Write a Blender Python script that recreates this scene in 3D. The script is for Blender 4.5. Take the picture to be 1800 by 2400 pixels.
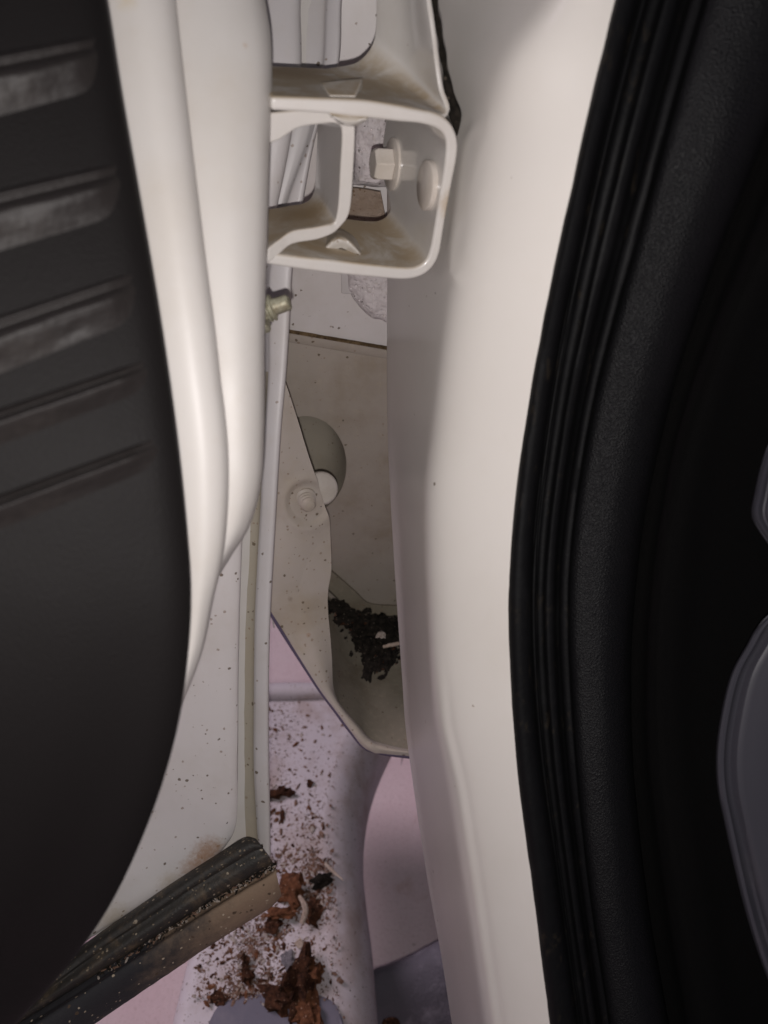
import bpy, math, random
import numpy as np
from mathutils import Vector, Matrix, noise as mnoise
random.seed(7); np.random.seed(7)
for o in list(bpy.data.objects): bpy.data.objects.remove(o)
S = bpy.context.scene; COL = S.collection
# ------------------------------------------------------------------ camera
TH = math.radians(40); CT, ST = math.cos(TH), math.sin(TH); F = 1803.0
CAM = np.array((0.0, 0.0, 1.05))
cd = bpy.data.cameras.new('camera'); cam = bpy.data.objects.new('camera', cd); COL.objects.link(cam)
cam.location = CAM; cam.rotation_euler = (math.pi/2-TH, 0, 0)
cd.sensor_fit = 'AUTO'; cd.sensor_width = 34.6; cd.lens = 34.6*F/2400
cd.clip_start = 0.01; cd.clip_end = 200
cd.dof.use_dof = True; cd.dof.focus_distance = 0.46; cd.dof.aperture_fstop = 8.5
S.camera = cam
# ------------------------------------------------------------------ world, daylight, phone torch
W = bpy.data.worlds.new('World'); S.world = W; W.use_nodes = True
wn = W.node_tree; bg = wn.nodes['Background']
sky = wn.nodes.new('ShaderNodeTexSky'); sky.sky_type = 'NISHITA'; sky.sun_disc = False
SUN_EL, SUN_AZ = math.radians(52), math.radians(-72)     # from the vehicle's outer side
sky.sun_elevation = SUN_EL; sky.sun_rotation = SUN_AZ
wn.links.new(sky.outputs[0], bg.inputs[0]); bg.inputs[1].default_value = 0.05
sl = bpy.data.lights.new('sun', 'SUN'); sl.energy = 5.0; sl.angle = math.radians(25); sl.color = (1.0, .85, .97)
so = bpy.data.objects.new('sun', sl); COL.objects.link(so)
sd = Vector((math.sin(SUN_AZ)*math.cos(SUN_EL), math.cos(SUN_AZ)*math.cos(SUN_EL), math.sin(SUN_EL)))
so.rotation_euler = sd.to_track_quat('Z', 'Y').to_euler()
fl = bpy.data.lights.new('phone_torch', 'POINT'); fl.energy = 16.6; fl.shadow_soft_size = 0.0025; fl.color = (1, .948, .925)
fo = bpy.data.objects.new('phone_torch', fl); COL.objects.link(fo)
fo.location = CAM + np.array((-0.002, 0, 0)) - np.array((0, ST, CT))*0.014
S.view_settings.view_transform = 'Standard'; S.view_settings.look = 'None'
S.view_settings.exposure = -1.9; S.view_settings.gamma = 1
S.cycles.max_bounces = 8

# ------------------------------------------------------------------ geometry helpers
def ray(px, py):
    u = (px-900)/F; v = (1200-py)/F
    return np.array((u, CT+v*ST, -ST+v*CT))
def P(px, py, d): return CAM + ray(px, py)*d
def at_z(px, py, z): r = ray(px, py); return CAM + r*((z-CAM[2])/r[2])
def at_y(px, py, y): r = ray(px, py); return CAM + r*(y/r[1])
def at_plane(px, py, n, c):             # n . (p - CAM) = c
    r = ray(px, py); return CAM + r*(c/np.dot(n, r))
def pix(p):
    q = np.asarray(p)-CAM; d = q[..., 1]*CT - q[..., 2]*ST
    up = q[..., 1]*ST + q[..., 2]*CT
    return 900+F*q[..., 0]/d, 1200-F*up/d
def smooth(pts, n, k=12):
    p = np.asarray(pts, float)
    if len(p) == 2:
        t = np.linspace(0, 1, n)[:, None]; return p[0]*(1-t)+p[1]*t
    q = np.vstack((2*p[0]-p[1], p, 2*p[-1]-p[-2])); out = []
    for i in range(1, len(q)-2):
        a, b, c, d = q[i-1], q[i], q[i+1], q[i+2]
        # centripetal Catmull-Rom
        t0 = 0; t1 = t0+max(1e-6, np.linalg.norm(b-a))**.5; t2 = t1+max(1e-6, np.linalg.norm(c-b))**.5
        t3 = t2+max(1e-6, np.linalg.norm(d-c))**.5
        for t in np.linspace(t1, t2, k, endpoint=False):
            A1 = (t1-t)/(t1-t0)*a+(t-t0)/(t1-t0)*b; A2 = (t2-t)/(t2-t1)*b+(t-t1)/(t2-t1)*c
            A3 = (t3-t)/(t3-t2)*c+(t-t2)/(t3-t2)*d
            B1 = (t2-t)/(t2-t0)*A1+(t-t0)/(t2-t0)*A2; B2 = (t3-t)/(t3-t1)*A2+(t-t1)/(t3-t1)*A3
            out.append((t2-t)/(t2-t1)*B1+(t-t1)/(t2-t1)*B2)
    out.append(p[-1]); out = np.array(out)
    s = np.concatenate(([0], np.cumsum(np.linalg.norm(np.diff(out, axis=0), axis=1))))
    t = np.linspace(0, s[-1], n)
    return np.stack([np.interp(t, s, out[:, k]) for k in range(3)], 1)
def C(*pts): return [P(*p) for p in pts]
def grow(c, a, b):
    """carry a curve on past its ends by a and b metres"""
    c = [np.asarray(p, float) for p in c]
    if a: v = c[0]-c[1]; v = v/np.linalg.norm(v); c = [c[0]+v*a, c[0]+v*a*.5]+c
    if b: v = c[-1]-c[-2]; v = v/np.linalg.norm(v); c = c+[c[-1]+v*b*.5, c[-1]+v*b]
    return c
def loft(curves, nu, nv, linear=False, ext=None):
    """curves run along u; returns (nu, nv, 3)"""
    if ext: curves = [grow(c, *ext) for c in curves]
    cs = [smooth(c, nu) for c in curves]
    G = np.zeros((nu, nv, 3))
    for i in range(nu):
        pts = [c[i] for c in cs]
        if linear and len(pts) > 2:
            s = np.linspace(0, len(pts)-1, nv)
            G[i] = np.stack([np.interp(s, range(len(pts)), [p[k] for p in pts]) for k in range(3)], 1)
        else: G[i] = smooth(pts, nv)
    return G
def normals(G):
    du = np.gradient(G, axis=0); dv = np.gradient(G, axis=1)
    n = np.cross(du, dv); n /= np.maximum(np.linalg.norm(n, axis=2, keepdims=True), 1e-12)
    v = CAM-G
    if (n*v).sum() < 0: n = -n
    return n
def fbm(p, sc, seed=0.0, o=4):
    q = Vector((p[0]*sc+seed, p[1]*sc+seed*.7, p[2]*sc-seed)); s = 0; a = .5
    for _ in range(o): s += a*mnoise.noise(q); q = q*2.03; a *= .5
    return s
# ------------------------------------------------------------------ objects
def empty(name, label, cat, loc, group=None):
    o = bpy.data.objects.new(name, None); COL.objects.link(o); o.location = loc
    o.empty_display_size = .02; o['label'] = label; o['category'] = cat
    if group: o['group'] = group
    return o
WLOC = {}
def mesh_obj(name, verts, faces, mat, parent=None, smoothsh=True, sharp=35, bevel=0, label=None, base=False):
    V = np.asarray(verts, float)
    c = V.mean(0)
    if base: c[2] = V[:, 2].min()
    me = bpy.data.meshes.new(name); me.from_pydata((V-c).tolist(), [], [tuple(int(i) for i in f) for f in faces])
    me.validate(); me.update()
    import bmesh
    bm = bmesh.new(); bm.from_mesh(me); bmesh.ops.remove_doubles(bm, verts=bm.verts, dist=1e-6)
    bmesh.ops.recalc_face_normals(bm, faces=bm.faces); bm.to_mesh(me); bm.free()
    if smoothsh:
        me.polygons.foreach_set('use_smooth', [True]*len(me.polygons))
        me.set_sharp_from_angle(angle=math.radians(sharp))
    if mat: me.materials.append(mat)
    o = bpy.data.objects.new(name, me); COL.objects.link(o)
    ploc = WLOC[parent.name] if parent else np.zeros(3)
    o.location = c-ploc; WLOC[o.name] = c
    if parent: o.parent = parent
    if bevel:
        b = o.modifiers.new('bevel', 'BEVEL'); b.width = bevel; b.segments = 3; b.limit_method = 'ANGLE'; b.angle_limit = math.radians(40)
        b.harden_normals = False
    if label: o['label'] = label
    return o
def reg(e): WLOC[e.name] = np.array(e.location); return e
def tag(o, label, cat, group=None, kind=None):
    if label: o['label'] = label
    if cat: o['category'] = cat
    if group: o['group'] = group
    if kind: o['kind'] = kind
    return o
def shell(G, B):
    """closed shell between front grid G and back grid B"""
    nu, nv = G.shape[:2]; N = nu*nv
    V = np.vstack((G.reshape(-1, 3), B.reshape(-1, 3))); Fc = []
    for i in range(nu-1):
        for j in range(nv-1):
            a = i*nv+j; Fc.append((a, a+1, a+nv+1, a+nv)); Fc.append((N+a, N+a+nv, N+a+nv+1, N+a+1))
    for i in range(nu-1):
        a = i*nv; Fc.append((a, a+nv, N+a+nv, N+a)); a = i*nv+nv-1; Fc.append((a, N+a, N+a+nv, a+nv))
    for j in range(nv-1):
        a = j; Fc.append((a, N+a, N+a+1, a+1)); a = (nu-1)*nv+j; Fc.append((a, a+1, N+a+1, N+a))
    return V, Fc
def sheet(name, G, mat, parent, thick=.0012, disp=None, **kw):
    n = normals(G)
    B = G-n*thick
    if disp is not None:
        X, Y = pix(G); G = G+n*disp(X, Y, G)[..., None]
    V, Fc = shell(G, B)
    return mesh_obj(name, V, Fc, mat, parent, **kw)
def ss(a, b, x): t = np.clip((x-a)/(b-a), 0, 1); return t*t*(3-2*t)
def frame(axis):
    a = np.asarray(axis, float); a /= np.linalg.norm(a)
    h = np.array((0, 0, 1.0)) if abs(a[2]) < .9 else np.array((1.0, 0, 0))
    x = np.cross(h, a); x /= np.linalg.norm(x); return x, np.cross(a, x), a
def lathe(c, axis, prof, n=24, hexrot=None):
    x, y, a = frame(axis); V = []; Fc = []
    for (r, h) in prof:
        for k in range(n):
            t = 2*math.pi*k/n+(hexrot or 0); V.append(np.asarray(c)+a*h+(x*math.cos(t)+y*math.sin(t))*r)
    for i in range(len(prof)-1):
        for k in range(n):
            A = i*n+k; Bb = i*n+(k+1) % n; Fc.append((A, Bb, Bb+n, A+n))
    Fc.append(tuple(range(n-1, -1, -1))); Fc.append(tuple((len(prof)-1)*n+k for k in range(n)))
    return V, Fc
def tube(path, rad, n=8):
    p = np.asarray(path); V = []; Fc = []
    m = len(p); rad = rad if hasattr(rad, '__len__') else [rad]*m
    t = np.gradient(p, axis=0)
    for i in range(m):
        x, y, _ = frame(t[i])
        for k in range(n):
            a = 2*math.pi*k/n; V.append(p[i]+(x*math.cos(a)+y*math.sin(a))*rad[i])
    for i in range(m-1):
        for k in range(n):
            A = i*n+k; Bb = i*n+(k+1) % n; Fc.append((A, Bb, Bb+n, A+n))
    Fc.append(tuple(range(n-1, -1, -1))); Fc.append(tuple((m-1)*n+k for k in range(n)))
    return V, Fc

# ------------------------------------------------------------------ materials
class NT:
    coatr = .12
    def __init__(s, name):
        s.m = bpy.data.materials.new(name); s.m.use_nodes = True; s.t = s.m.node_tree
        s.b = s.t.nodes['Principled BSDF']; s.co = s.t.nodes.new('ShaderNodeTexCoord').outputs['Object']
    def n(s, typ, **kw):
        x = s.t.nodes.new(typ)
        for k, v in kw.items():
            if k in x.inputs: x.inputs[k].default_value = v
            else: setattr(x, k, v)
        return x
    def l(s, a, b): s.t.links.new(a, b)
    def noise(s, scale, detail=4, rough=.55, dist=0, vec=None):
        x = s.n('ShaderNodeTexNoise', Scale=scale, Detail=detail, Roughness=rough, Distortion=dist)
        s.l(vec or s.co, x.inputs['Vector']); return x.outputs['Fac']
    def mapped(s, scale, rot=(0, 0, 0)):
        x = s.n('ShaderNodeMapping'); x.inputs['Scale'].default_value = scale; x.inputs['Rotation'].default_value = rot
        s.l(s.co, x.inputs['Vector']); return x.outputs[0]
    def ramp(s, f, a, b):
        x = s.n('ShaderNodeMapRange'); x.interpolation_type = 'SMOOTHSTEP'
        x.inputs['From Min'].default_value = a; x.inputs['From Max'].default_value = b
        s.l(f, x.inputs['Value']); return x.outputs[0]
    def mul(s, a, b, op='MULTIPLY'):
        x = s.n('ShaderNodeMath', operation=op)
        for i, v in enumerate((a, b)):
            if isinstance(v, (int, float)): x.inputs[i].default_value = v
            else: s.l(v, x.inputs[i])
        return x.outputs[0]
    def mix(s, fac, a, b):
        x = s.n('ShaderNodeMix', data_type='RGBA')
        if isinstance(fac, (int, float)): x.inputs['Factor'].default_value = fac
        else: s.l(fac, x.inputs['Factor'])
        for nm, v in (('A', a), ('B', b)):
            sock = [i for i in x.inputs if i.name == nm and i.type == 'RGBA'][0]
            if isinstance(v, tuple): sock.default_value = (*v, 1)
            else: s.l(v, sock)
        return [o for o in x.outputs if o.type == 'RGBA'][0]
    def specks(s, scale, size, keep, seed=0):
        """small round marks: voronoi cells, only some cells kept"""
        mp = s.n('ShaderNodeMapping'); mp.inputs['Location'].default_value = (seed, seed*1.7, seed*.3); s.l(s.co, mp.inputs[0])
        nz = s.n('ShaderNodeTexNoise', Scale=scale*1.6, Detail=2); s.l(mp.outputs[0], nz.inputs['Vector'])
        ad = s.n('ShaderNodeVectorMath', operation='MULTIPLY_ADD'); s.l(nz.outputs['Color'], ad.inputs[0])
        ad.inputs[1].default_value = (.5/scale,)*3; s.l(mp.outputs[0], ad.inputs[2])
        v = s.n('ShaderNodeTexVoronoi', Scale=scale, Randomness=1); s.l(ad.outputs[0], v.inputs['Vector'])
        sp = s.n('ShaderNodeSeparateColor'); s.l(v.outputs['Color'], sp.inputs[0])
        k = s.ramp(sp.outputs[0], 1-keep, 1-keep+.001)
        sz = s.mul(sp.outputs[1], size); d = s.mul(v.outputs['Distance'], sz, 'LESS_THAN')
        return s.mul(d, k)
    def bump(s, h, strength=.2, dist=.001, prev=None):
        x = s.n('ShaderNodeBump', Strength=strength, Distance=dist); s.l(h, x.inputs['Height'])
        if prev: s.l(prev, x.inputs['Normal'])
        return x.outputs[0]
    def out(s, col, rough=.5, nrm=None, coat=0, spec=.5, metal=0, sheen=0):
        b = s.b
        if isinstance(col, tuple): b.inputs['Base Color'].default_value = (*col, 1)
        else: s.l(col, b.inputs['Base Color'])
        if isinstance(rough, (int, float)): b.inputs['Roughness'].default_value = rough
        else: s.l(rough, b.inputs['Roughness'])
        if nrm: s.l(nrm, b.inputs['Normal'])
        b.inputs['Coat Weight'].default_value = coat; b.inputs['Coat Roughness'].default_value = s.coatr
        b.inputs['Specular IOR Level'].default_value = spec; b.inputs['Metallic'].default_value = metal
        b.inputs['Sheen Weight'].default_value = sheen
        return s.m
WHITE = (.60, .572, .55)
def paint(name, base=WHITE, dirt=.3, dirtcol=(.33, .27, .19), specks=.15, dust=0., dustcol=(.30, .23, .14), rough=.3, coat=.3, sc=1.0, peel=.05, coatr=.12, stains=()):
    m = NT(name)
    big = m.noise(14*sc, 5, .6); fine = m.noise(160*sc, 3, .6)
    col = m.mix(m.mul(m.ramp(big, .42, .75), dirt), base, dirtcol)
    col = m.mix(m.mul(m.ramp(fine, .5, .8), dirt*.35), col, (.45, .38, .28))
    if specks:
        col = m.mix(m.mul(m.specks(260, .28, specks), .85), col, (.10, .07, .04))
        col = m.mix(m.mul(m.specks(150, .17, specks*.2, 3.1), .9), col, (.06, .045, .03))
        col = m.mix(m.mul(m.specks(420, .4, specks*.7, 7.3), .6), col, (.20, .13, .08))
    if dust:
        g = m.n('ShaderNodeNewGeometry'); sx = m.n('ShaderNodeSeparateXYZ'); m.l(g.outputs['Normal'], sx.inputs[0])
        up = m.ramp(sx.outputs[2], .15, 1.0)
        dn = m.mul(m.ramp(m.noise(38, 5, .65, .6), .18, .6), dust)
        dn = m.mul(dn, up); col = m.mix(dn, col, dustcol)
        r = m.mul(m.mul(m.ramp(dn, .0, .4), .45), rough, 'ADD')
    else:
        r = m.mul(m.mul(m.ramp(big, .4, .8), .25*dirt), rough, 'ADD')
    if stains:
        pos = m.n('ShaderNodeNewGeometry').outputs['Position']
        for (p, rad, sc_, amt) in stains:
            ds = m.n('ShaderNodeVectorMath', operation='DISTANCE'); m.l(pos, ds.inputs[0]); ds.inputs[1].default_value = tuple(p)
            w = m.mul(m.mul(m.noise(420, 4, .7), rad*1.1), ds.outputs['Value'], 'ADD')
            col = m.mix(m.mul(m.ramp(w, rad*2.0, rad*.9), amt), col, sc_)
    nb = m.bump(m.noise(650, 2), peel, .0006)
    m.coatr = coatr
    m.out(col, r, nb, coat=coat)
    if dust and coat: m.l(m.mul(m.mul(1, m.ramp(dn, .02, .3), 'SUBTRACT'), coat), m.b.inputs['Coat Weight'])
    return m.m
M = {}
def pre_hp(px, py, o_): return at_plane(px, py, np.array((-.275, .9615, 0)), .315+o_)
WEB = pre_hp(690, 196, .05); LEAF = pre_hp(715, 510, .03); SIDE = pre_hp(1062, 480, .0)
RUST = (.30, .14, .05); BRN = (.13, .09, .05)
M['clean'] = paint('door_white_paint', (.535, .51, .485), dirt=.22, specks=.0, rough=.5, coat=.0, stains=[(P(307, 18, .259), .0042, (.5, .40, .22), .7), (P(578, 103, .275), .0014, (.40, .24, .12), .9)])
M['smear'] = paint('pillar_white_paint', (.62, .59, .55), dirt=.10, specks=.004, rough=.34, coat=.2, coatr=.18, peel=.04, sc=.7)
M['speck'] = paint('speckled_white_paint', (.62, .585, .575), dirt=.25, specks=.17, rough=.45, coat=.0,
    stains=[(P(490, 2010, .46), .010, RUST, .75), (P(455, 2045, .46), .009, RUST, .6), (P(520, 1990, .46), .005, (.36, .24, .12), .7), (P(400, 2080, .457), .008, (.38, .30, .2), .5), (P(270, 2165, .449), .010, (.38, .31, .2), .5)])
M['grimy'] = paint('grimy_white_paint', (.46, .415, .37), dirt=.8, specks=.24, dust=.3, rough=.5, coat=.0, stains=[(P(692, 1390, .545), .0030, BRN, .95), (P(682, 1408, .547), .0028, BRN, .95), (P(722, 1487, .56), .002, RUST, .6), (P(662, 1193, .535), .0016, BRN, .9), (P(712, 1008, .55), .0022, BRN, .9)])
M['hem'] = paint('hem_white_paint', (.52, .495, .495), dirt=.25, specks=.12, rough=.45, coat=.0)
M['chan'] = paint('dusty_channel_paint', (.34, .305, .245), dirt=.6, specks=.3, rough=.6, coat=0)
M['hinge'] = paint('hinge_white_paint', (.57, .545, .515), dirt=.22, specks=.006, dust=.9, dustcol=(.32, .24, .145), rough=.3, coat=.9, coatr=.07, peel=.12, stains=[(WEB, .016, (.24, .17, .095), .85), (LEAF, .011, (.27, .19, .10), .8), (SIDE, .006, (.36, .25, .13), .6)])
M['bolt'] = paint('bolt_paint', (.58, .53, .48), dirt=.3, specks=.0, rough=.3, coat=.3, sc=4)
M['step'] = paint('step_white_paint', (.58, .525, .545), dirt=.6, dirtcol=(.30, .20, .15), specks=.3, rough=.55, coat=0, sc=1.6)
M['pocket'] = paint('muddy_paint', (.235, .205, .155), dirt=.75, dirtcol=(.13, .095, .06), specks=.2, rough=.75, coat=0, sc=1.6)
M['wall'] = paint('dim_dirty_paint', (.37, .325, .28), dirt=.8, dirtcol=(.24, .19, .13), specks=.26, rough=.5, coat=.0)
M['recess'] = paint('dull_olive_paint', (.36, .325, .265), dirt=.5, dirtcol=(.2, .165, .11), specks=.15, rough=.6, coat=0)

def plastic(name, col, rough=.5, grain=900, gs=.3, gd=.0005, spec=.4, tint=None, kind='vor'):
    m = NT(name)
    c = col
    if tint: c = m.mix(m.ramp(m.noise(22, 5, .65), .5, .75), col, tint)
    if kind == 'vor':
        v = m.n('ShaderNodeTexVoronoi', Scale=grain, feature='F1'); m.l(m.co, v.inputs['Vector']); h = v.outputs['Distance']
    else: h = m.noise(grain, 3, .6)
    return m.out(c, rough, m.bump(h, gs, gd), spec=spec)
M['trim'] = plastic('black_trim_plastic', (.0062, .0053, .0053), .64, 1300, .25, .0005, spec=.12)
M['rib'] = plastic('scuffed_rib_plastic', (.013, .011, .0105), .55, 140, .35, .002, spec=.22, tint=(.024, .0205, .0185), kind='noise')
M['rubber'] = plastic('black_rubber', (.0035, .0035, .004), .55, 500, .12, .0004, spec=.12, tint=(.012, .009, .006))
def rub():
    m = NT('worn_black_rubber')
    st = m.noise(1.0, 5, .65, .3, m.mapped((260, 260, 9))); n2 = m.noise(70, 5, .7)
    c = m.mix(m.ramp(m.mul(st, n2), .30, .44), (.0033, .0033, .0037), (.015, .0118, .0085))
    c = m.mix(m.ramp(m.noise(25, 5, .7), .5, .75), c, (.006, .006, .0065))
    return m.out(c, .6, m.bump(m.noise(300, 4, .7), .3, .001), spec=.12)
M['rubber'] = rub()
M['leather'] = plastic('grained_black_plastic', (.0035, .0035, .004), .52, 1500, .7, .0005, spec=.2)
M['grey'] = plastic('grey_plastic', (.035, .034, .042), .5, 900, .12, .0003, tint=(.05, .047, .053), kind='noise')
M['pad'] = plastic('grey_step_pad', (.15, .14, .175), .7, 600, .3, .0006, tint=(.20, .18, .21), kind='noise')
M['under'] = plastic('grey_speckled_cover', (.11, .10, .12), .85, 260, .6, .002, tint=(.27, .245, .285), kind='noise')
def felt():
    m = NT('black_felt')
    f = m.noise(1400, 3, .7, 1.5); c = m.mix(m.ramp(f, .60, .75), (.0019, .0017, .0017), (.015, .0135, .012))
    return m.out(c, .9, m.bump(f, .8, .0015), spec=.06, sheen=.01)
M['felt'] = felt()
def striprub():
    m = NT('dusty_black_rubber')
    n1 = m.noise(40, 6, .7, .5); c = m.mix(m.ramp(n1, .45, .72), (.022, .019, .016), (.13, .092, .055))
    c = m.mix(m.specks(260, .30, .18), c, (.28, .23, .17)); c = m.mix(m.specks(480, .34, .4, 4), c, (.17, .13, .085))
    return m.out(c, .6, m.bump(m.noise(900, 3), .4, .001))
M['strip'] = striprub()
def lipdust():
    m = NT('brown_dusted_lip')
    sx = m.n('ShaderNodeSeparateXYZ'); m.l(m.co, sx.inputs[0])
    w = m.mul(m.mul(sx.outputs[0], 9.0), m.noise(50, 5, .7), 'ADD')
    c = m.mix(m.ramp(w, .35, .95), (.02, .019, .022), (.24, .165, .11))
    c = m.mix(m.specks(300, .36, .35), c, (.08, .05, .03)); c = m.mix(m.specks(420, .36, .2, 4), c, (.42, .34, .25))
    return m.out(c, .75, m.bump(m.noise(700, 4, .7), .5, .0012))
M['lip'] = lipdust()
def foam():
    m = NT('pitted_seam_foam')
    v = m.n('ShaderNodeTexVoronoi', Scale=300); m.l(m.co, v.inputs['Vector'])
    pit = m.ramp(v.outputs['Distance'], .05, .32)
    n1 = m.noise(220, 4, .7)
    c = m.mix(m.ramp(n1, .52, .68), (.60, .55, .55), (.50, .45, .43)); c = m.mix(m.mul(m.specks(330, .3, .14), .8), c, (.14, .12, .11))
    return m.out(c, .8, m.bump(m.mul(pit, n1, 'ADD'), .5, .002))
M['foam'] = foam()
def soil(name, a, b, c2, sc=180):
    m = NT(name); c = m.mix(m.ramp(m.noise(sc, 5, .7), .35, .65), a, b); c = m.mix(m.specks(500, .4, .35), c, c2)
    return m.out(c, .95, m.bump(m.noise(500, 5, .75), 1, .003), spec=.15)
M['redsoil'] = soil('red_soil', (.10, .040, .020), (.26, .11, .055), (.42, .27, .19))
M['darksoil'] = soil('dark_soil', (.035, .016, .010), (.13, .055, .03), (.25, .15, .10))
M['black'] = soil('black_debris_gap_shadow', (.012, .010, .008), (.035, .028, .022), (.11, .09, .07))  # soil and debris, also the painted shadow beside the hinge web
M['brown'] = soil('brown_dirt', (.10, .065, .035), (.24, .165, .09), (.06, .04, .025), 120)
M['tape'] = soil('brown_tape', (.36, .27, .20), (.44, .35, .28), (.25, .17, .11), 40)
M['grain1'] = soil('grain_brown', (.17, .095, .065), (.32, .20, .145), (.4, .3, .25))
M['grain2'] = soil('grain_pale', (.45, .37, .31), (.62, .54, .48), (.3, .2, .15))
M['stick'] = soil('pale_wood', (.55, .42, .33), (.72, .6, .5), (.3, .2, .12), 90)
M['stone'] = soil('grey_stone', (.22, .20, .22), (.34, .31, .33), (.5, .45, .45), 120)
M['zinc'] = (lambda m: m.out(m.mix(m.ramp(m.noise(120, 5, .7), .4, .7), (.42, .41, .31), (.20, .17, .11)), .45, m.bump(m.noise(500, 4), .3, .0005), metal=.35))(NT('dull_zinc'))
M['painted_shade'] = plastic('painted_dark_shade', (.10, .08, .13), .6, 300, .1, .0003)  # dark colour painted where the flange edge and crimp opening lie in shade
def ground_mat():
    m = NT('pink_concrete')
    c = m.mix(m.ramp(m.noise(3.5, 6, .65, .4), .35, .7), (.76, .58, .59), (.84, .69, .69))
    c = m.mix(m.mul(m.ramp(m.noise(9, 7, .7, 1.2), .55, .75), .5), c, (.50, .30, .23))
    c = m.mix(m.ramp(m.noise(260, 4, .8), .5, .8), c, (.52, .36, .34)); c = m.mix(m.mul(m.specks(70, .22, .10), .45), c, (.30, .19, .15))
    return m.out(c, .85, m.bump(m.noise(120, 8, .8), .7, .004))
M['ground'] = ground_mat()

# ================================================================== SETTING
g = 30.0; nG = 2
gv = [(-g, -g, 0), (g, -g, 0), (g, g, 0), (-g, g, 0)]
gr = mesh_obj('ground', gv, [(0, 1, 2, 3)], M['ground'], smoothsh=False); gr['kind'] = 'structure'
gr['label'] = 'pink stained concrete floor below the vehicle'

# ================================================================== CAR BODY
BODY = reg(empty('car', 'white vehicle body with door pillar, dusty sheet panels behind the hinge', 'car', (.1, .35, .45)))
PN = np.array((.933, .36, 0)); PCN = .933*.0013+.36*.447      # outer face of the pillar, vertical plane
# --- pillar
rows = [-40, 0, 130, 326, 520, 650, 780, 998, 1144, 1307, 1442, 1590, 1700, 1860, 2061, 2230, 2400, 2520]
def kf(xs, ys): return lambda y: float(np.interp(y, xs, ys))
def spl(xs, ys):        # smooth interpolation through keys
    xs = np.asarray(xs, float); ys = np.asarray(ys, float)
    m = np.gradient(ys, xs)
    def f(y):
        i = int(np.clip(np.searchsorted(xs, y)-1, 0, len(xs)-2)); h = xs[i+1]-xs[i]; t = (y-xs[i])/h
        return ys[i]*(1+2*t)*(1-t)**2+m[i]*h*t*(1-t)**2+ys[i+1]*t*t*(3-2*t)+m[i+1]*h*t*t*(t-1)
    return f
edge_l = spl([-40, 300, 651, 998, 1117, 1388, 1600, 1763, 1860, 2077, 2224, 2400, 2520], [902, 903, 905, 906, 911, 927, 942, 955, 970, 1003, 1030, 1058, 1078])
dl = spl([-40, 300, 651, 1000, 1400, 1700, 2400, 2520], [.435, .445, .465, .49, .515, .525, .53, .53])
fil = spl([-40, 33, 136, 233, 315, 450, 597, 760, 998, 1144, 1307, 1442, 1700, 1844, 2061, 2400, 2520], [1300, 1250, 1187, 1160, 1139, 1110, 1079, 1050, 1020, 1003, 1003, 1009, 1027, 1055, 1088, 1138, 1158])
df = spl([-40, 136, 315, 597, 998, 1400, 1700, 2061, 2400, 2520], [.278, .288, .303, .322, .352, .370, .377, .383, .386, .386])
edge_r = spl([-40, 0, 130, 326, 515, 732, 998, 1101, 1307, 1470, 1700, 1871, 2142, 2400, 2520], [1452, 1442, 1415, 1372, 1325, 1280, 1231, 1215, 1196, 1193, 1204, 1225, 1258, 1290, 1306])
dr = spl([-40, 326, 732, 998, 1470, 1871, 2400, 2520], [.268, .280, .306, .325, .345, .354, .36, .36])
cur = [[] for _ in range(13)]
for y in rows:
    L, Rr, Fi = edge_l(y), edge_r(y), fil(y)
    l3 = P(L, y, dl(y)); f3 = P(Fi, y, df(y)); r3 = P(Rr, y, dr(y))
    back = l3+np.array((.012, .03, 0)); lp = lambda t: l3*(1-t)+f3*t
    # front face: bulges a little
    a3 = P(Fi+.30*(Rr-Fi), y, (df(y)*.983)*.66+.34*(df(y)*.42+dr(y)*.58-.004)-.0015)
    b3 = P(Fi+.62*(Rr-Fi), y, df(y)*.42+dr(y)*.58-.004)
    tuck = P(Rr+26, y, dr(y)+.012)
    for k, p in enumerate((back, l3, lp(.12), lp(.3), lp(.5), lp(.7), lp(.86), lp(.95), f3*.5+(lp(.985)*.5+P(Fi+.09*(Rr-Fi), y, df(y)*.99)*.5)*.5, P(Fi+.13*(Rr-Fi), y, df(y)*.983), a3, b3, r3)): cur[k].append(p)
    
def pill_disp(X, Y, G):
    d = np.zeros(X.shape)
    # raised hinge pad emboss on the outer face: ridge along its front edge
    cx = np.interp(Y, [285, 300, 330, 420, 560, 640, 655], [1150, 1112, 1092, 1078, 1062, 1058, 1075])
    m = ss(272, 290, Y)*(1-ss(650, 672, Y))
    d += .0007*np.exp(-((X-cx)/12)**2)*m
    # weld crease along the lower fillet
    cx = np.interp(Y, [1440, 1700, 1844, 2061, 2400], [1018, 1042, 1076, 1110, 1160]); m = ss(1480, 1750, Y)
    d += .0005*np.exp(-((X-cx)/9)**2)*m - .0003*np.exp(-((X-cx-16)/8)**2)*m
    return d
G = loft(cur, 320, 150, ext=(.16, .14))
for _ in range(30): G[:, 16:-4] = G[:, 16:-4]*.5+(G[:, 15:-5]+G[:, 17:-3])*.25
sheet('pillar', G, M['smear'], BODY, .0015, pill_disp, sharp=60)
# unseen floor pan under the cabin, added to block sky light
fp = np.array([[(x, y, .50-.02*math.sin(x*9)) for x in np.linspace(.065, 1.4, 12)] for y in np.linspace(-1.2, .46, 12)])
sheet('floor_pan_sky_block', fp, M['under'], BODY, .002)
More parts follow.
